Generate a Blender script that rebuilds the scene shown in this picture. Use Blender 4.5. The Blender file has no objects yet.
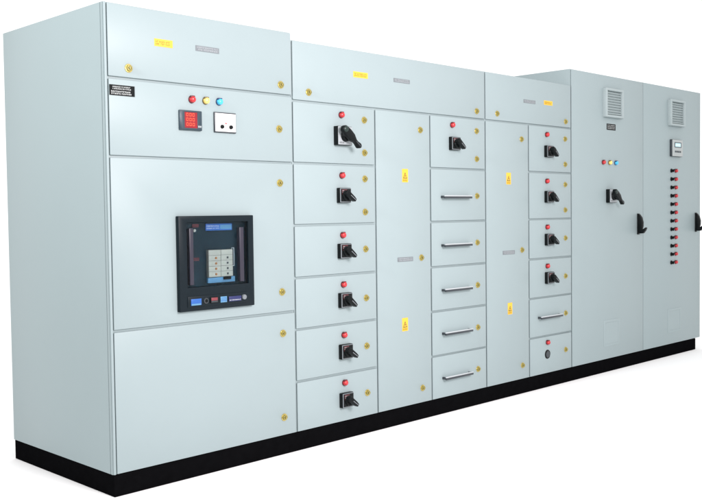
import bpy, bmesh, math, random
from mathutils import Vector, Matrix

random.seed(11)
S = bpy.context.scene
COL = S.collection

# ------------------------------------------------------------------ materials
def mat(name, col, rough=0.5, metal=0.0, spec=0.5, emit=None, estr=0.0, wave=0.0, grain=0.0, gscale=60.0, coat=0.0):
    m = bpy.data.materials.new(name)
    m.use_nodes = True
    nt = m.node_tree
    b = nt.nodes['Principled BSDF']
    b.inputs['Base Color'].default_value = (*col, 1)
    b.inputs['Roughness'].default_value = rough
    b.inputs['Metallic'].default_value = metal
    b.inputs['Specular IOR Level'].default_value = spec
    b.inputs['Coat Weight'].default_value = coat
    if emit:
        b.inputs['Emission Color'].default_value = (*emit, 1)
        b.inputs['Emission Strength'].default_value = estr
    tc = nt.nodes.new('ShaderNodeTexCoord')
    if grain > 0:                                   # slight uneven tone of the coat itself
        n = nt.nodes.new('ShaderNodeTexNoise')
        n.inputs['Scale'].default_value = gscale
        n.inputs['Detail'].default_value = 6
        nt.links.new(tc.outputs['Object'], n.inputs['Vector'])
        r = nt.nodes.new('ShaderNodeMapRange')
        r.inputs['To Min'].default_value = 1 - grain
        r.inputs['To Max'].default_value = 1 + grain
        nt.links.new(n.outputs['Fac'], r.inputs['Value'])
        mx = nt.nodes.new('ShaderNodeVectorMath')
        mx.operation = 'SCALE'
        mx.inputs[0].default_value = col
        nt.links.new(r.outputs['Result'], mx.inputs['Scale'])
        nt.links.new(mx.outputs['Vector'], b.inputs['Base Color'])
        r2 = nt.nodes.new('ShaderNodeMapRange')
        r2.inputs['To Min'].default_value = max(0.02, rough - 0.08)
        r2.inputs['To Max'].default_value = min(1, rough + 0.08)
        nt.links.new(n.outputs['Fac'], r2.inputs['Value'])
        nt.links.new(r2.outputs['Result'], b.inputs['Roughness'])
    if wave > 0:                                    # gentle oil-canning of sheet metal + orange peel
        n1 = nt.nodes.new('ShaderNodeTexNoise')
        n1.inputs['Scale'].default_value = 2.2
        n1.inputs['Detail'].default_value = 1
        n2 = nt.nodes.new('ShaderNodeTexNoise')
        n2.inputs['Scale'].default_value = 420
        n2.inputs['Detail'].default_value = 2
        nt.links.new(tc.outputs['Object'], n1.inputs['Vector'])
        nt.links.new(tc.outputs['Object'], n2.inputs['Vector'])
        b1 = nt.nodes.new('ShaderNodeBump')
        b1.inputs['Strength'].default_value = wave
        b1.inputs['Distance'].default_value = 0.012
        b2 = nt.nodes.new('ShaderNodeBump')
        b2.inputs['Strength'].default_value = 0.08
        b2.inputs['Distance'].default_value = 0.0006
        nt.links.new(n1.outputs['Fac'], b1.inputs['Height'])
        nt.links.new(n2.outputs['Fac'], b2.inputs['Height'])
        nt.links.new(b1.outputs['Normal'], b2.inputs['Normal'])
        nt.links.new(b2.outputs['Normal'], b.inputs['Normal'])
    return m

PAINT = mat('grey_powder_coat', (0.266, 0.326, 0.338), 0.42, spec=0.25, wave=0.35, grain=0.03, gscale=3.0)
PLINTH = mat('black_plinth_paint', (0.0035, 0.0035, 0.004), 0.75, spec=0.0, grain=0.3, gscale=25)
BLACK = mat('black_plastic', (0.0035, 0.005, 0.0055), 0.38, spec=0.14, grain=0.1)
DKGREEN = mat('dark_green_plastic', (0.008, 0.020, 0.017), 0.35, spec=0.4)
SILVER = mat('satin_silver_plate', (0.36, 0.39, 0.41), 0.35, metal=0.3, grain=0.03)
MUTED = mat('muted_red_button', (0.17, 0.025, 0.035), 0.4)
MAROON = mat('maroon_label', (0.075, 0.014, 0.018), 0.4, spec=0.4)
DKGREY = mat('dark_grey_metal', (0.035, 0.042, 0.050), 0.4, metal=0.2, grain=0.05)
ALU = mat('satin_aluminium', (0.50, 0.53, 0.55), 0.35, metal=0.5, grain=0.04)
BRASS = mat('brass_lock_metal', (0.54, 0.43, 0.14), 0.3, metal=0.8, grain=0.05)
BRASSO = mat('dull_brass_barrel', (0.33, 0.28, 0.085), 0.35, metal=0.7)
BRASSD = mat('dark_key_slot', (0.05, 0.045, 0.012), 0.5, metal=0.3)
YEL = mat('yellow_sticker', (0.74, 0.43, 0.035), 0.5, grain=0.03)
BRN = mat('brown_ink', (0.16, 0.08, 0.01), 0.6)
INK = mat('dark_ink', (0.02, 0.02, 0.02), 0.6)
NAME = mat('grey_nameplate', (0.165, 0.185, 0.20), 0.4, metal=0.2, grain=0.05)
NAMEI = mat('engraved_letters', (0.33, 0.36, 0.38), 0.5)
WHITE = mat('white_plastic', (0.80, 0.80, 0.79), 0.35)
PALE = mat('pale_lettering', (0.55, 0.58, 0.58), 0.5)
REDL = mat('red_lens', (0.44, 0.016, 0.022), 0.22, coat=0.3)
REDD = mat('dark_red_ring', (0.09, 0.006, 0.010), 0.4)
YELL = mat('yellow_lens', (0.80, 0.58, 0.16), 0.22, coat=0.3)
YELD = mat('brown_ring', (0.12, 0.085, 0.02), 0.4)
BLUL = mat('blue_lens', (0.05, 0.42, 0.72), 0.22, coat=0.3)
BLUD = mat('dark_blue_ring', (0.01, 0.03, 0.10), 0.4)
NAVY = mat('navy_meter_case', (0.022, 0.040, 0.055), 0.35)
SCREEN = mat('red_display', (0.10, 0.004, 0.008), 0.25, emit=(0.55, 0.008, 0.02), estr=0.55)
SEG = mat('lit_red_digits', (0.6, 0.05, 0.02), 0.4, emit=(1.0, 0.13, 0.04), estr=1.0)
TEAL = mat('dark_teal_face', (0.004, 0.016, 0.024), 0.3, spec=0.25, grain=0.2, gscale=12)
BEZEL = mat('breaker_bezel', (0.005, 0.010, 0.014), 0.4, spec=0.14, grain=0.15)
PURP = mat('grey_purple_rail', (0.026, 0.024, 0.038), 0.35, spec=0.3)
CREAM = mat('cream_module', (0.42, 0.41, 0.345), 0.4, grain=0.03)
CREAMG = mat('module_groove', (0.20, 0.19, 0.165), 0.5)
ORNG = mat('orange_brown_button', (0.32, 0.13, 0.04), 0.4)
BLUELAB = mat('blue_label', (0.014, 0.09, 0.34), 0.35)
LBLUE = mat('pale_blue_strip', (0.085, 0.22, 0.36), 0.35)
VIOL = mat('violet_blue_button', (0.012, 0.017, 0.09), 0.35)
GREYD = mat('grey_keypad', (0.33, 0.36, 0.36), 0.4)
LCD = mat('pale_lcd', (0.30, 0.45, 0.50), 0.25, emit=(0.55, 0.85, 0.95), estr=0.55)
LOUV = mat('vent_plastic', (0.295, 0.352, 0.360), 0.45, grain=0.02)
PANE = mat('clear_acrylic', (0.82, 0.90, 0.95), 0.04)
PANE.node_tree.nodes['Principled BSDF'].inputs['Transmission Weight'].default_value = 1.0
PANE.node_tree.nodes['Principled BSDF'].inputs['IOR'].default_value = 1.14
FLOOR = mat('white_studio_floor', (0.96, 0.96, 0.96), 0.9, spec=0.0)

# ------------------------------------------------------------------ mesh builder
class MB:
    def __init__(s):
        s.bm = bmesh.new(); s.mats = []
    def mi(s, m):
        if m not in s.mats: s.mats.append(m)
        return s.mats.index(m)
    def merge(s, b, m, smooth=False):
        i = s.mi(m)
        for f in b.faces:
            f.material_index = i; f.smooth = smooth
        me = bpy.data.meshes.new('tmp'); b.to_mesh(me); b.free()
        s.bm.from_mesh(me); bpy.data.meshes.remove(me)
    def box(s, x0, x1, y0, y1, z0, z1, m, bev=0.0, seg=2, mtx=None, only=None):
        b = bmesh.new()
        bmesh.ops.create_cube(b, size=1)
        for v in b.verts:
            v.co = Vector(((x0+x1)/2+v.co.x*(x1-x0), (y0+y1)/2+v.co.y*(y1-y0), (z0+z1)/2+v.co.z*(z1-z0)))
        if bev > 0:
            es = b.edges[:] if only is None else [e for e in b.edges if only(e)]
            bmesh.ops.bevel(b, geom=es, offset=bev, segments=seg, profile=0.5, affect='EDGES')
        if mtx is not None: b.transform(mtx)
        s.merge(b, m, smooth=bev > 0)
        return s
    def cyl(s, x, z, y0, y1, r0, r1, m, n=28, bev=0.0, sx=1.0):
        """disc or cone whose axis runs along Y (out of the door); y1 is the outer end"""
        b = bmesh.new()
        bmesh.ops.create_cone(b, cap_ends=True, segments=n, radius1=r0, radius2=r1, depth=abs(y1-y0))
        b.transform(Matrix.Rotation(math.pi/2, 4, 'X'))   # +Z -> -Y
        b.transform(Matrix.Translation((0, (y0+y1)/2, 0)))
        if bev > 0:
            es = [e for e in b.edges if all(abs(v.co.y-y1) < 1e-6 for v in e.verts)]
            bmesh.ops.bevel(b, geom=es, offset=bev, segments=3, profile=0.5, affect='EDGES')
        for v in b.verts: v.co.x *= sx
        b.transform(Matrix.Translation((x, 0, z)))
        s.merge(b, m, smooth=True)
        return s
    def dome(s, x, z, y, r, h, m, n=20):
        b = bmesh.new()
        bmesh.ops.create_uvsphere(b, u_segments=n, v_segments=12, radius=1)
        bmesh.ops.bisect_plane(b, geom=b.verts[:]+b.edges[:]+b.faces[:], plane_co=(0,0,0), plane_no=(0,1,0), clear_outer=True)
        for v in b.verts: v.co = Vector((x+v.co.x*r, y+v.co.y*h, z+v.co.z*r))
        s.merge(b, m, smooth=True)
        return s
    def prism(s, pts, a0, a1, m, axis='X', bev=0.0, mtx=None):
        """polygon extruded along X (pts are y,z) or along Y (pts are x,z)"""
        b = bmesh.new()
        mk = (lambda p, a: (a, p[0], p[1])) if axis == 'X' else (lambda p, a: (p[0], a, p[1]))
        v0 = [b.verts.new(mk(p, a0)) for p in pts]; v1 = [b.verts.new(mk(p, a1)) for p in pts]
        b.faces.new(v0); b.faces.new(v1)
        n = len(pts)
        for i in range(n): b.faces.new((v0[i], v0[(i+1) % n], v1[(i+1) % n], v1[i]))
        bmesh.ops.recalc_face_normals(b, faces=b.faces[:])
        if bev > 0: bmesh.ops.bevel(b, geom=b.edges[:], offset=bev, segments=2, profile=0.5, affect='EDGES')
        if mtx is not None: b.transform(mtx)
        s.merge(b, m, smooth=bev > 0)
        return s
    def ring(s, x0, x1, z0, z1, hx0, hx1, hz0, hz1, y0, y1, m, bev=0.0):
        """rectangular frame with a rectangular hole; y0 is the outer (front) face"""
        b = bmesh.new()
        o = [(x0,z0),(x1,z0),(x1,z1),(x0,z1)]; h = [(hx0,hz0),(hx1,hz0),(hx1,hz1),(hx0,hz1)]
        of = [b.verts.new((p[0],y0,p[1])) for p in o]; ob = [b.verts.new((p[0],y1,p[1])) for p in o]
        hf = [b.verts.new((p[0],y0,p[1])) for p in h]; hb = [b.verts.new((p[0],y1,p[1])) for p in h]
        for i in range(4):
            j = (i+1) % 4
            b.faces.new((of[i],of[j],hf[j],hf[i])); b.faces.new((ob[j],ob[i],hb[i],hb[j]))
            b.faces.new((of[j],of[i],ob[i],ob[j])); b.faces.new((hf[i],hf[j],hb[j],hb[i]))
        bmesh.ops.recalc_face_normals(b, faces=b.faces[:])
        if bev > 0:
            es = [e for e in b.edges if (e.verts[0] in of and e.verts[1] in of) or (e.verts[0] in hf and e.verts[1] in hf)
                  or (e.verts[0] in of and e.verts[1] in ob) or (e.verts[0] in ob and e.verts[1] in of)]
            bmesh.ops.bevel(b, geom=es, offset=bev, segments=2, profile=0.5, affect='EDGES')
        s.merge(b, m, smooth=bev > 0)
        return s
    def strokes(s, x0, x1, z0, z1, y, m, rows=1, fill=0.75, dens=1.0):
        """rows of tiny letter-like strokes: lettering too small to be read"""
        hrow = (z1-z0)/rows
        for r in range(rows):
            za = z0+r*hrow+hrow*(1-fill)/2; zb = za+hrow*fill
            hh = zb-za; t = hh*0.2; x = x0
            while x < x1-hh*0.4:
                w = hh*random.uniform(0.45, 0.7)
                if random.random() < 0.13: x += w*0.8; continue
                kind = random.random()
                s.box(x, x+t, y, y+0.0004, za, zb, m)
                if kind < 0.7: s.box(x+t*1.02, min(x+w, x1), y, y+0.0004, zb-t, zb, m)
                if kind > 0.3: s.box(x+t*1.02, min(x+w*0.9, x1), y, y+0.0004, za, za+t, m)
                if kind > 0.5: s.box(x+t*1.02, min(x+w*0.8, x1), y, y+0.0004, za+hh*0.42, za+hh*0.42+t, m)
                x += w+t*1.4
        return s
    def build(s, name, parent=None, loc=(0,0,0), label=None):
        me = bpy.data.meshes.new(name)
        s.bm.to_mesh(me); s.bm.free()
        for m in s.mats: me.materials.append(m)
        try: me.set_sharp_from_angle(angle=math.radians(40))
        except Exception: pass
        o = bpy.data.objects.new(name, me); COL.objects.link(o)
        o.location = loc
        if parent is not None: o.parent = parent
        if label: o['label'] = label
        return o

def clone(src, parent, loc, label=None):
    """copy of a part (and of its sub-parts) under another parent"""
    c = src.copy(); COL.objects.link(c); c.parent = parent; c.location = loc
    if 'label' in c.keys(): del c['label']
    if label: c['label'] = label
    for ch in src.children:
        d = ch.copy(); COL.objects.link(d); d.parent = c
        if ch.name.startswith('lever'): d.rotation_euler.y = random.uniform(-0.07, 0.07)
    return c

# ------------------------------------------------------------------ the setting
fl = MB()
b = bmesh.new(); bmesh.ops.create_grid(b, x_segments=4, y_segments=4, size=300)
fl.merge(b, FLOOR)
floor = fl.build('floor'); floor['kind'] = 'structure'

# ------------------------------------------------------------------ the switchgear
gear = bpy.data.objects.new('switchgear', None); COL.objects.link(gear)
gear.empty_display_size = 0.3
gear['label'] = 'long light grey low voltage switchgear line-up of four joined cubicles on a continuous black plinth'
gear['category'] = 'switchgear'

D, ZP, H1, H2, H3 = 1.037, 0.1044, 2.30, 2.2625, 2.388
X1, X2, X3, X4 = 1.142, 2.885, 3.969, 6.204
GAP = 0.0120

p = MB()
p.box(0.004, 6.122, 0.006, D-0.004, 0.0006, ZP, PLINTH, bev=0.003)
p.build('plinth', gear, label='continuous black base plinth')

def body(x0, x1, h, left_post=False, label=None):
    m = MB()
    front_x = lambda e: all(v.co.y < 0.1 for v in e.verts) and abs(e.verts[0].co.z-e.verts[1].co.z) > 0.1
    if left_post:                                            # folded front frame, groove, then the side panel
        m.box(x0, x1, 0.0115, 0.0310, ZP+0.0008, h, PAINT, bev=0.003)
        m.box(x0+0.004, x1-0.004, 0.0200, 0.0600, ZP+0.003, h-0.004, PAINT)
        m.box(x0, x1, 0.0340, D, ZP+0.0008, h, PAINT, bev=0.003)
    else:
        m.box(x0, x1, 0.0115, D, ZP+0.0008, h, PAINT, bev=0.003)
    if left_post:                                            # rounded folded post at the free corner
        m.box(x0+0.0008, x0+0.0135, 0.0010, 0.0110, ZP+0.002, h-0.001, PAINT, bev=0.004, seg=4)
    return m.build('cabinet_body', gear, label=label)

body(0, X1-0.0015, H1, True, 'tall left cubicle body of the line-up')
body(X1+0.0005, X2-0.0015, H2, False, 'wide lower cubicle body with two columns of small doors')
body(X2+0.0005, X3-0.0015, H2, False, 'narrow lower cubicle body next to the control cabinet')
ctrl_body = body(X3+0.0005, X4, H3, False, 'tallest cubicle body at the right end')

def door(x0, x1, z0, z1, hole=None, label=None, th=0.0100):
    cx, cz = (x0+x1)/2, (z0+z1)/2
    m = MB()
    if hole:
        m.ring(x0-cx, x1-cx, z0-cz, z1-cz, hole[0]-cx, hole[1]-cx, hole[2]-cz, hole[3]-cz, 0, th, PAINT, bev=0.0042)
    else:
        m.box(x0-cx, x1-cx, 0, th, z0-cz, z1-cz, PAINT, bev=0.0042)
    return m.build('door', gear, (cx+random.uniform(-0.0005, 0.0005), random.uniform(-0.0005, 0.0005), cz+random.uniform(-0.0005, 0.0005)), label)

def put(src, d, x, z, label=None, y=0.0):
    """copy a fitting onto a door at world x, z"""
    c = clone(src, d, (x-d.location.x, y, z-d.location.z), label)
    if src is LOCK: c.rotation_euler.y = random.uniform(-0.15, 0.15)
    if src is SEL: c.rotation_euler.y = random.uniform(-0.08, 0.08)
    return c

protos = []
def proto(m, name, label=None):
    o = m.build(name, None); protos.append(o); return o

# --- fittings built once ------------------------------------------------------
m = MB()
m.cyl(0, 0, -0.0004, -0.004, 0.0205, 0.0195, BRASS, bev=0.001)
m.cyl(0, 0, -0.004, -0.0125, 0.0150, 0.0138, BRASSO, bev=0.002)
m.cyl(0, 0, -0.0122, -0.0130, 0.0075, 0.0075, BRASSD, n=20)
m.box(-0.0022, 0.0022, -0.0155, -0.0131, -0.006, 0.006, BRASS, bev=0.0006)
m.box(0.0085, 0.0135, -0.0062, -0.0042, -0.011, 0.004, BRASSD, bev=0.0008)
LOCK = proto(m, 'lock')

def lamp(lens, ring, r=0.0185):
    m = MB()
    m.cyl(0, 0, -0.0004, -0.006, r, r*0.97, ring, bev=0.001)
    m.cyl(0, 0, -0.006, -0.016, r*0.86, r*0.84, lens)
    m.dome(0, 0, -0.016, r*0.84, 0.010, lens)
    m.box(-r*0.75, r*0.55, -0.019, -0.0065, r*0.50, r*1.02, ring, bev=0.002)
    return proto(m, 'indicator_lamp')
LAMP_R = lamp(REDL, REDD); LAMP_Y = lamp(YELL, YELD); LAMP_B = lamp(BLUL, BLUD)

def hsticker(w, h):
    m = MB()
    m.box(-w/2, w/2, -0.0012, -0.0003, -h/2, h/2, YEL, bev=0.0003, seg=1)
    m.strokes(-w*0.42, w*0.40, -h*0.34, h*0.30, -0.0017, BRN, rows=2, fill=0.72)
    return proto(m, 'warning_sticker')
HST = hsticker(0.104, 0.036); HST2 = hsticker(0.122, 0.034); HST3 = hsticker(0.112, 0.032)
m = MB()
m.box(-0.027, 0.027, -0.0012, -0.0003, -0.041, 0.041, YEL, bev=0.0003, seg=1)
m.prism([(-0.019,-0.018),(0.019,-0.018),(0,0.021)], -0.00135, -0.00165, INK, axis='Y')
m.prism([(-0.0125,-0.0135),(0.0125,-0.0135),(0,0.0125)], -0.0018, -0.0021, YEL, axis='Y')
m.prism([(0.002,0.006),(-0.005,-0.003),(0.0,-0.003),(-0.002,-0.012),(0.006,-0.001),(0.001,-0.001)], -0.0022, -0.0025, INK, axis='Y')
m.strokes(-0.021, 0.021, -0.036, -0.023, -0.0017, BRN, rows=2)
VST = proto(m, 'warning_sticker')

def nameplate(w, h):
    m = MB()
    m.box(-w/2, w/2, -0.0016, -0.0003, -h/2, h/2, NAME, bev=0.0005, seg=1)
    m.strokes(-w*0.44, w*0.44, -h*0.40, h*0.40, -0.0021, NAMEI, rows=2, fill=0.7)
    return proto(m, 'nameplate')
NP1 = nameplate(0.144, 0.027); NP2 = nameplate(0.148, 0.024)

m = MB()                                                      # bow handle of a withdrawable tray
m.box(-0.143, 0.143, -0.036, -0.026, 0.0025, 0.0105, ALU, bev=0.002)
m.box(-0.1425, 0.1425, -0.0365, -0.0262, -0.0105, 0.0022, DKGREY, bev=0.0015)  # shadow band under the bar, put in as a dark lower strip
for sx in (-1, 1): m.box(sx*0.136-0.007, sx*0.136+0.007, -0.0265, -0.0004, -0.0075, 0.0075, DKGREY, bev=0.0015)
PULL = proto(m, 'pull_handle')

def small_switch():
    root = MB()
    root.box(-0.046, 0.046, -0.026, -0.0004, -0.043, 0.043, BLACK, bev=0.004)
    root.box(-0.0435, 0.0435, -0.0288, -0.0262, -0.0405, 0.0405, NAME, bev=0.0008)
    r = root.build('rotary_switch', None); protos.append(r)
    f = MB()
    f.box(-0.038, 0.040, -0.0318, -0.029, -0.036, 0.0365, BLACK, bev=0.001)
    f.box(-0.033, 0.008, -0.0328, -0.0319, 0.004, 0.0345, MAROON, bev=0.0003, seg=1)
    f.strokes(-0.030, 0.005, 0.012, 0.030, -0.0332, PALE, rows=2, fill=0.5)
    f.build('escutcheon', r)
    k = MB()
    k.cyl(0, -0.002, -0.032, -0.044, 0.030, 0.027, BLACK, bev=0.003)
    R45 = Matrix.Translation((0, 0, -0.002)) @ Matrix.Rotation(math.radians(38), 4, 'Y')
    k.prism([(-0.040,-0.012),(-0.022,-0.016),(0.030,-0.012),(0.050,-0.009),(0.050,0.009),(0.030,0.013),(-0.022,0.016),(-0.040,0.010)],
            -0.0442, -0.074, BLACK, axis='Y', bev=0.0035, mtx=R45)
    k.box(-0.004, 0.044, -0.0752, -0.0742, -0.0018, 0.0018, NAME, mtx=R45)
    k.build('lever', r)
    return r
SW = small_switch()

def big_switch():
    root = MB()
    root.box(-0.058, 0.058, -0.034, -0.0004, -0.054, 0.054, BLACK, bev=0.003)
    r = root.build('rotary_switch', None); protos.append(r)
    f = MB()
    f.box(-0.0555, 0.0555, -0.037, -0.0342, -0.0515, 0.0515, SILVER, bev=0.001)
    f.strokes(-0.050, -0.010, -0.046, -0.034, -0.0376, INK, rows=1)
    f.build('escutcheon', r)
    k = MB()
    k.cyl(0, 0, -0.0372, -0.058, 0.036, 0.031, BLACK, bev=0.003)
    RM = Matrix.Rotation(math.radians(38), 4, 'Y')
    pts = []
    for i in range(9):                                        # rounded upper end, waist, long grip with a bulb
        a = math.radians(90+i*180/8); pts.append((-0.052+0.022*math.cos(a), 0.022*math.sin(a)))
    pts += [(-0.02,-0.026),(0.02,-0.024),(0.050,-0.0105),(0.066,-0.0105)]
    for i in range(9):
        a = math.radians(-90+i*180/8); pts.append((0.088+0.018*math.cos(a), 0.0155*math.sin(a)))
    pts += [(0.066,0.0105),(0.050,0.0105),(0.02,0.024),(-0.02,0.026)]
    k.prism(pts, -0.0585, -0.086, BLACK, axis='Y', bev=0.004, mtx=RM)
    e = Vector((-0.052, 0, 0)); e.rotate(Matrix.Rotation(math.radians(38), 3, 'Y'))
    k.dome(e.x, e.z, -0.086, 0.0175, 0.008, DKGREEN)
    k.box(0.052, 0.098, -0.0868, -0.0862, -0.0028, 0.0028, DKGREY, mtx=RM)
    k.build('lever', r)
    return r
BSW = big_switch()

def vent(w, h, n, depth, LOUV=LOUV):
    fr = MB()
    t = 0.026
    fr.ring(-w/2, w/2, -h/2, h/2, -w/2+t, w/2-t, -h/2+t*0.8, h/2-t*0.8, -depth, -0.0004, LOUV, bev=min(0.008, depth*0.4))
    r = fr.build('vent_grille', None); protos.append(r)
    lv = MB()
    a0, a1 = -h/2+t*0.8+0.002, h/2-t*0.8-0.002
    lv.box(-w/2+t+0.0006, w/2-t-0.0006, -depth*0.25, -0.001, a0, a1, LOUV)
    pitch = (a1-a0)/n
    for i in range(n):
        z = a0+(i+0.5)*pitch
        lv.prism([(-depth*0.25-0.0003, z+pitch*0.48), (-depth*0.62, z-pitch*0.10), (-depth*0.62, z-pitch*0.32), (-depth*0.25-0.0003, z-pitch*0.22)],
                 -w/2+t+0.001, w/2-t-0.001, LOUV)
    lv.build('louvre_panel', r)
    return r
VENT = vent(0.285, 0.232, 9, 0.034)
VENTL = vent(0.262, 0.215, 12, 0.0020, PAINT)

m = MB()                                                      # swing handle, profile in y, z
m.box(-0.017, 0.017, -0.010, -0.0004, -0.088, 0.088, BLACK, bev=0.003)
m.prism([(-0.0102,0.082),(-0.018,0.080),(-0.036,0.055),(-0.047,0.015),(-0.046,-0.020),(-0.040,-0.045),(-0.052,-0.043),(-0.074,-0.028),
         (-0.080,-0.034),(-0.070,-0.056),(-0.052,-0.078),(-0.030,-0.080),(-0.0102,-0.076)], -0.0135, 0.0135, BLACK, bev=0.002)
SWING = proto(m, 'door_handle')

m = MB()                                                      # little black selector
m.cyl(0, 0, -0.0004, -0.006, 0.018, 0.017, BLACK, bev=0.001)
m.cyl(0, 0, -0.006, -0.018, 0.0125, 0.0115, BLACK, bev=0.001)
m.box(-0.0045, 0.0045, -0.029, -0.0182, -0.017, 0.017, BLACK, bev=0.002, mtx=Matrix.Rotation(math.radians(45), 4, 'Y'))
SEL = proto(m, 'selector_switch')
LAMP_RS = lamp(REDL, REDD, 0.0175)

# --- left incomer cubicle -----------------------------------------------------
L0 = 0.0175; R0 = X1-0.0060
d1 = door(L0, R0, 1.9620, H1-0.003)
d2 = door(L0, R0, 1.5980, 1.9505)
d3 = door(L0, R0, 0.7845, 1.5865, hole=(0.395, 0.815, 0.862, 1.290), label='door with a cut-out around the circuit breaker')
d4 = door(L0, R0, 0.1085, 0.7725)
for d, x, z in ((d1,0.124,2.005),(d1,1.060,2.010),(d2,1.044,1.772),(d3,1.043,1.482),(d3,1.047,0.892),(d4,1.049,0.666),(d4,1.049,0.206)):
    put(LOCK, d, x, z)
put(HST, d1, 0.320, 2.144); put(NP1, d1, 0.579, 2.1435)
m = MB()
m.box(-0.067, 0.067, -0.0016, -0.0003, -0.0245, 0.0245, BLACK, bev=0.0005, seg=1)
m.strokes(-0.050, 0.046, 0.002, 0.020, -0.0021, PALE, rows=2, fill=0.62)
m.strokes(-0.058, 0.050, -0.021, -0.001, -0.0021, PALE, rows=2, fill=0.62)
bp = m.build('nameplate', None, label='black nameplate with small pale lettering'); protos.append(bp)
put(bp, d2, 0.0870, 1.898, 'black nameplate with small pale lettering')
put(LAMP_R, d2, 0.476, 1.886, 'red indicator lamp'); put(LAMP_Y, d2, 0.560, 1.886, 'yellow indicator lamp'); put(LAMP_B, d2, 0.643, 1.887, 'blue indicator lamp')

def seg7(mb, x, z, w, h, y, m, t=0.0022):
    """a lit nought of a seven-segment display"""
    mb.box(x, x+w, y, y+0.0004, z+h-t, z+h, m); mb.box(x, x+w, y, y+0.0004, z, z+t, m)
    for xx in (x, x+w-t):
        mb.box(xx, xx+t, y, y+0.0004, z+t*1.3, z+h/2-t*0.3, m); mb.box(xx, xx+t, y, y+0.0004, z+h/2+t*0.3, z+h-t*1.3, m)

m = MB()
m.box(-0.066, 0.066, -0.014, -0.0004, -0.049, 0.049, NAVY, bev=0.003)
m.ring(-0.062, 0.062, -0.045, 0.045, -0.040, 0.036, -0.038, 0.040, -0.017, -0.0142, NAVY, bev=0.0008)
m.strokes(0.040, 0.060, -0.036, -0.022, -0.0175, PALE, rows=1, fill=0.6)
meter = m.build('panel_meter', gear, (0.463, 0, 1.782), 'dark square panel meter with a red lit display')
m = MB()
m.box(-0.0395, 0.0355, -0.0155, -0.0142, -0.0375, 0.0395, SCREEN)
for r in range(3):
    for c in range(3): seg7(m, -0.030+c*0.0185, 0.0195-r*0.0235, 0.0125, 0.0155, -0.0161, SEG)
m.build('display', meter)
m = MB()
m.box(-0.070, 0.068, -0.010, -0.0004, -0.0515, 0.052, DKGREY, bev=0.003)
sock = m.build('white_meter', gear, (0.678, 0, 1.783), 'white square panel instrument with two black knobs')
m = MB()
m.box(-0.0655, 0.0635, -0.0125, -0.0102, -0.0455, 0.046, WHITE, bev=0.001)
m.strokes(-0.045, 0.040, 0.004, 0.013, -0.0130, NAME, rows=1, fill=0.4)
m.cyl(0.0, -0.004, -0.0126, -0.0145, 0.0045, 0.004, REDL, n=16)
m.build('face_plate', sock)
for xx in (-0.026, 0.030):
    m = MB(); m.cyl(xx, -0.0215, -0.0126, -0.021, 0.0105, 0.0095, BLACK, bev=0.001); m.build('knob', sock)

# --- draw-out circuit breaker behind the cut-out of door 3 ----------------------
m = MB()
m.box(0.3975, 0.8125, 0.0165, 0.0195, 0.8645, 1.2875, TEAL)
cb = m.build('circuit_breaker', gear, (0, -0.009, 0), label='black draw-out circuit breaker in a rectangular bezel')
m = MB()
m.ring(0.369, 0.836, 0.839, 1.311, 0.417, 0.800, 0.957, 1.279, -0.016, 0.0080, BEZEL, bev=0.004)
m.build('bezel', cb)
m = MB()
m.box(0.412, 0.790, -0.0195, -0.0162, 0.859, 0.913, BEZEL, bev=0.001)
m.build('lower_panel', cb)
m = MB()
m.box(0.430, 0.492, -0.0222, -0.0197, 0.868, 0.900, BLUELAB, bev=0.0006)
m.box(0.432, 0.488, -0.0228, -0.0224, 0.868, 0.876, LBLUE)
m.build('button', cb, label='blue push button on the lower strip')
m = MB(); m.cyl(0.520, 0.886, -0.0197, -0.0260, 0.015, 0.014, DKGREY, bev=0.001); m.cyl(0.520, 0.886, -0.0261, -0.0266, 0.009, 0.009, BLACK); m.build('key_lock', cb)
m = MB(); m.box(0.545, 0.592, -0.0260, -0.0197, 0.872, 0.902, BLACK, bev=0.001); m.box(0.549, 0.588, -0.0278, -0.0262, 0.884, 0.899, MUTED, bev=0.0006); m.box(0.549, 0.588, -0.0278, -0.0262, 0.875, 0.883, DKGREY); m.build('button', cb, label='red push button on the lower strip')
m = MB(); m.box(0.610, 0.650, -0.0230, -0.0197, 0.870, 0.900, LBLUE, bev=0.0006); m.strokes(0.613, 0.648, 0.874, 0.897, -0.0235, BLUELAB, rows=2); m.build('position_label', cb)
m = MB(); m.box(0.662, 0.742, -0.0240, -0.0197, 0.871, 0.897, VIOL, bev=0.0008); m.strokes(0.666, 0.738, 0.874, 0.882, -0.0245, PALE, rows=1, fill=0.6); m.build('position_label', cb, label='violet blue label on the lower strip')
m = MB(); m.cyl(0.761, 0.888, -0.0197, -0.0290, 0.0135, 0.0125, NAME, bev=0.001); m.build('crank_socket', cb)
for x0, x1 in ((0.435, 0.460), (0.748, 0.776)):
    m = MB(); m.box(x0, x1, -0.010, 0.0160, 0.968, 1.250, PURP, bev=0.004); m.build('rail', cb)
m = MB()
m.box(0.551, 0.716, 0.012, 0.0163, 1.236, 1.270, BLUELAB, bev=0.0006)
m.box(0.640, 0.712, 0.0114, 0.0118, 1.242, 1.264, LBLUE)
m.strokes(0.556, 0.634, 1.241, 1.264, 0.0114, PALE, rows=2, fill=0.55)
m.build('type_label', cb)
for z in (1.262, 1.094):
    m = MB(); m.box(0.470, 0.508, 0.013, 0.0163, z-0.008, z+0.008, REDD, bev=0.0006); m.box(0.474, 0.504, 0.0123, 0.0128, z-0.003, z+0.004, MAROON); m.build('status_flag', cb)
m = MB(); m.cyl(0.482, 1.238, 0.0163, 0.009, 0.008, 0.007, CREAM, n=16, bev=0.001); m.build('button', cb, label='small cream button above the red flag')
m = MB()
m.box(0.553, 0.706, -0.002, 0.0162, 1.000, 1.138, CREAMG)
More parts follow.
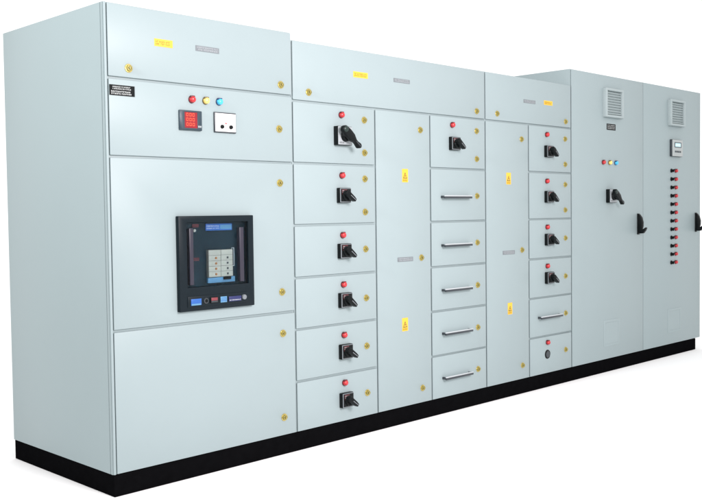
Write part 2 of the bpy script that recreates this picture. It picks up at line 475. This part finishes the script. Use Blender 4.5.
zs = [1.0015+i*0.0273 for i in range(5)]
for z in zs:
    m.box(0.5545, 0.6285, -0.0045, -0.0021, z, z+0.0258, CREAM, bev=0.001)
    m.box(0.6305, 0.7045, -0.0045, -0.0021, z, z+0.0258, CREAM, bev=0.001)
for z in zs[:4]:
    m.cyl(0.598, z+0.013, -0.0046, -0.0078, 0.006, 0.0055, ORNG, n=14)
    m.box(0.6665, 0.676, -0.0066, -0.0046, z+0.008, z+0.018, DKGREY)
m.build('trip_unit', cb, label='cream trip unit with a grid of small buttons')
m = MB(); m.box(0.553, 0.724, 0.004, 0.0162, 0.970, 0.9975, LBLUE, bev=0.001); m.build('base_strip', cb)
m = MB(); m.box(0.648, 0.692, -0.008, 0.0036, 0.984, 0.9985, BLACK, bev=0.002); m.build('button', cb, label='black button below the cream trip unit')
m = MB(); m.ring(0.712, 0.727, 1.050, 1.145, 0.7145, 0.7245, 1.0525, 1.1425, 0.011, 0.0163, PALE); m.build('charge_indicator', cb)

m = MB(); m.box(0.4180, 0.7990, -0.0085, -0.0065, 0.9580, 1.2780, PANE); m.build('window_pane', cb, label='clear glossy window over the breaker face')

# --- double feeder cubicle -------------------------------------------------------
rows = [1.5937, 1.2510, 0.9610, 0.6747, 0.3857]
def column(x0, x1, ztop, zbot=0.1085):
    b = [ztop+GAP/2]+rows+[zbot-GAP/2]
    return [door(x0, x1, b[i+1]+GAP/2, b[i]-GAP/2) for i in range(6)]

ZH = 1.9340
xa0, xa1, xb0, xb1, xc0, xc1 = X1+0.0060, 1.7900, 1.8020, 2.2980, 2.3100, X2-0.0060
h2 = door(xa0, xc1, ZH+GAP/2, H2-0.003)
A = column(xa0, xa1, ZH-GAP/2)
B = door(xb0, xb1, 0.1085, ZH-GAP/2)
C = column(xc0, xc1, ZH-GAP/2)
put(LOCK, h2, 1.263, 1.987); put(LOCK, h2, 2.790, 1.986)
put(HST2, h2, 1.678, 2.121); put(NP2, h2, 2.039, 2.119)
for i, zz in enumerate(((1.860,1.668),(1.515,1.320),(1.101,),(0.811,),(0.525,),(0.245,))):
    for z in zz: put(LOCK, A[i], 1.703, z)
lz = (1.877, 1.531, 1.188, 0.903, 0.610, 0.332)
for i in range(6): put(LAMP_R, A[i], 1.511, lz[i], 'red indicator lamp')
sz = (1.757, 1.417, 1.097, 0.813, 0.515, 0.233)
clone(BSW, gear, (1.510, 0, sz[0]), 'large rotary switch with a long pistol grip lever')
for i in range(1, 6): clone(SW, gear, (1.515, 0, sz[i]))
for z in (1.829, 1.028, 0.201): put(LOCK, B, 2.207, z)
put(VST, B, 2.060, 1.541); put(VST, B, 2.046, 0.620); put(NP1, B, 2.055, 1.024)
for i, zz in enumerate(((1.853,1.666),(1.418,),(1.105,),(0.818,),(0.531,),(0.247,))):
    for z in zz: put(LOCK, C[i], 2.786, z)
put(LAMP_R, C[0], 2.523, 1.878, 'red indicator lamp')
clone(SW, gear, (2.536, 0, 1.758))
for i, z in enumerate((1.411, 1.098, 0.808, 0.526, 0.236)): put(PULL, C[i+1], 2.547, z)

# --- single feeder cubicle --------------------------------------------------------
xd0, xd1, xe0, xe1 = X2+0.0060, 3.3940, 3.4060, X3-0.0060
h3 = door(xd0, xe1, ZH+GAP/2, H2-0.003)
Dd = door(xd0, xd1, 0.1085, ZH-GAP/2)
E = column(xe0, xe1, ZH-GAP/2)
put(LOCK, h3, 3.020, 1.985); put(LOCK, h3, 3.889, 1.982)
put(NP2, h3, 3.412, 2.096); put(HST3, h3, 3.654, 2.104)
for z in (1.823, 1.035, 0.206): put(LOCK, Dd, 3.309, z)
put(VST, Dd, 3.150, 1.541); put(VST, Dd, 3.158, 0.627); put(NP1, Dd, 3.148, 1.023)
for i, zz in enumerate(((1.851,1.660),(1.508,1.316),(1.104,),(0.816,),(0.534,),(0.255,))):
    for z in zz: put(LOCK, E[i], 3.880, z)
for i, z in ((0,1.871),(1,1.530),(2,1.192),(3,0.904),(5,0.337)): put(LAMP_R, E[i], 3.627, z, 'red indicator lamp')
for z in (1.748, 1.415, 1.100, 0.817): clone(SW, gear, (3.643, 0, z))
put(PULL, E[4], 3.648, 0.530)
m = MB()
m.cyl(0, 0, -0.0004, -0.005, 0.034, 0.032, BLACK, bev=0.0015)
m.cyl(0, 0, -0.0051, -0.0056, 0.024, 0.024, DKGREY)
m.build('blanking_plug', E[5], (3.630-E[5].location.x, 0, 0.248-E[5].location.z), 'round black blanking plug')

# --- control cabinet ------------------------------------------------------------------
F1 = door(X3+0.0060, 5.0975, 0.1085, H3-0.003, label='tall door with a rotary isolator')
F2 = door(5.1025, X4-0.004, 0.1085, H3-0.003, label='tall door with a column of red lamps')
vx1, vx2 = 4.577, 5.690
clone(VENT, gear, (vx1, 0, 2.168)); clone(VENT, gear, (vx2, 0, 2.163))
clone(VENTL, gear, (vx1-0.005, 0, 0.315)); clone(VENTL, gear, (vx2-0.01, 0, 0.315))
m = MB()
m.box(-0.070, 0.070, -0.0016, -0.0003, -0.025, 0.025, BLACK, bev=0.0005, seg=1)
m.strokes(-0.058, 0.055, -0.019, 0.019, -0.0021, PALE, rows=3, fill=0.42)
m.build('nameplate', F1, (4.564-F1.location.x, 0, 1.979-F1.location.z), 'black nameplate with small pale lettering')
for L, x, t in ((LAMP_R, 4.435, 'red indicator lamp'), (LAMP_Y, 4.535, 'yellow indicator lamp'), (LAMP_B, 4.632, 'blue indicator lamp')):
    put(L, F1, x, 1.692, t)
clone(BSW, gear, (4.540, 0, 1.424), 'large rotary switch with a long pistol grip lever')
put(SWING, F1, 5.008, 1.190); put(SWING, F2, 6.103, 1.187)
m = MB()
m.box(-0.102, 0.102, -0.022, -0.0004, -0.075, 0.075, DKGREY, bev=0.003)
m.box(-0.100, 0.100, -0.026, -0.0222, -0.073, 0.073, GREYD, bev=0.002)
ct = m.build('controller', gear, (5.688, 0, 1.853), 'grey digital controller with a pale screen')
m = MB(); m.ring(-0.062, 0.066, 0.005, 0.050, -0.052, 0.056, 0.012, 0.043, -0.0285, -0.0262, NAVY); m.build('screen_frame', ct)
m = MB(); m.box(-0.0515, 0.0555, -0.0275, -0.0262, 0.0125, 0.0425, LCD); m.build('screen', ct)
for i in range(4):
    m = MB(); m.box(-0.055+i*0.031, -0.035+i*0.031, -0.0295, -0.0262, -0.040, -0.024, DKGREY if i % 2 else NAVY, bev=0.001); m.build('button', ct)
for i in range(12):
    z = 1.652-i*0.07418
    put(SEL, F2, 5.615, z); put(LAMP_RS, F2, 5.694, z, 'red indicator lamp')

for o in protos:                                              # the masters were only patterns
    for ch in list(o.children): bpy.data.objects.remove(ch)
    bpy.data.objects.remove(o)

# ------------------------------------------------------------------ camera
R = Vector((0.70623849, -0.70785994, -0.0127082)); U = Vector((0.03733141, 0.01930877, 0.99911638)); F = Vector((0.70698908, 0.70608885, -0.04006201))
cam = bpy.data.cameras.new('camera'); co = bpy.data.objects.new('camera', cam); COL.objects.link(co)
M = Matrix((R, U, -F)).transposed().to_4x4(); M.translation = (-2.23700405, -3.81286287, 1.31887362)
co.matrix_world = M
cam.sensor_width = 36; cam.lens = 927.2027/702*36; cam.clip_end = 2000; cam.clip_start = 0.05
S.camera = co

# ------------------------------------------------------------------ light: white studio
w = bpy.data.worlds.new('World'); S.world = w; w.use_nodes = True
bg = w.node_tree.nodes['Background']
bg.inputs['Color'].default_value = (1.0, 1.0, 1.0, 1); bg.inputs['Strength'].default_value = 1.19

def area(name, loc, target, size, power, col=(1,1,1), spread=180):
    l = bpy.data.lights.new(name, 'AREA'); l.shape = 'RECTANGLE'; l.size, l.size_y = size; l.energy = power; l.color = col
    l.spread = math.radians(spread)
    o = bpy.data.objects.new(name, l); COL.objects.link(o); o.location = loc
    o.rotation_euler = (Vector(target)-Vector(loc)).to_track_quat('-Z', 'Y').to_euler()
    return o
area('key_softbox', (0.5, -4.6, 2.9), (1.6, 0, 1.8), (1.6, 1.2), 164, (1.0, 0.91, 0.92), 130)
area('added_side_fill', (-3.6, -0.6, 3.0), (0, 0.5, 2.5), (0.8, 0.8), 26, (1.0, 1.0, 1.0), 85)  # added fill lamp that brightens the upper part of the side panel

S.view_settings.view_transform = 'Standard'; S.view_settings.look = 'None'
S.view_settings.exposure = 0; S.view_settings.gamma = 1
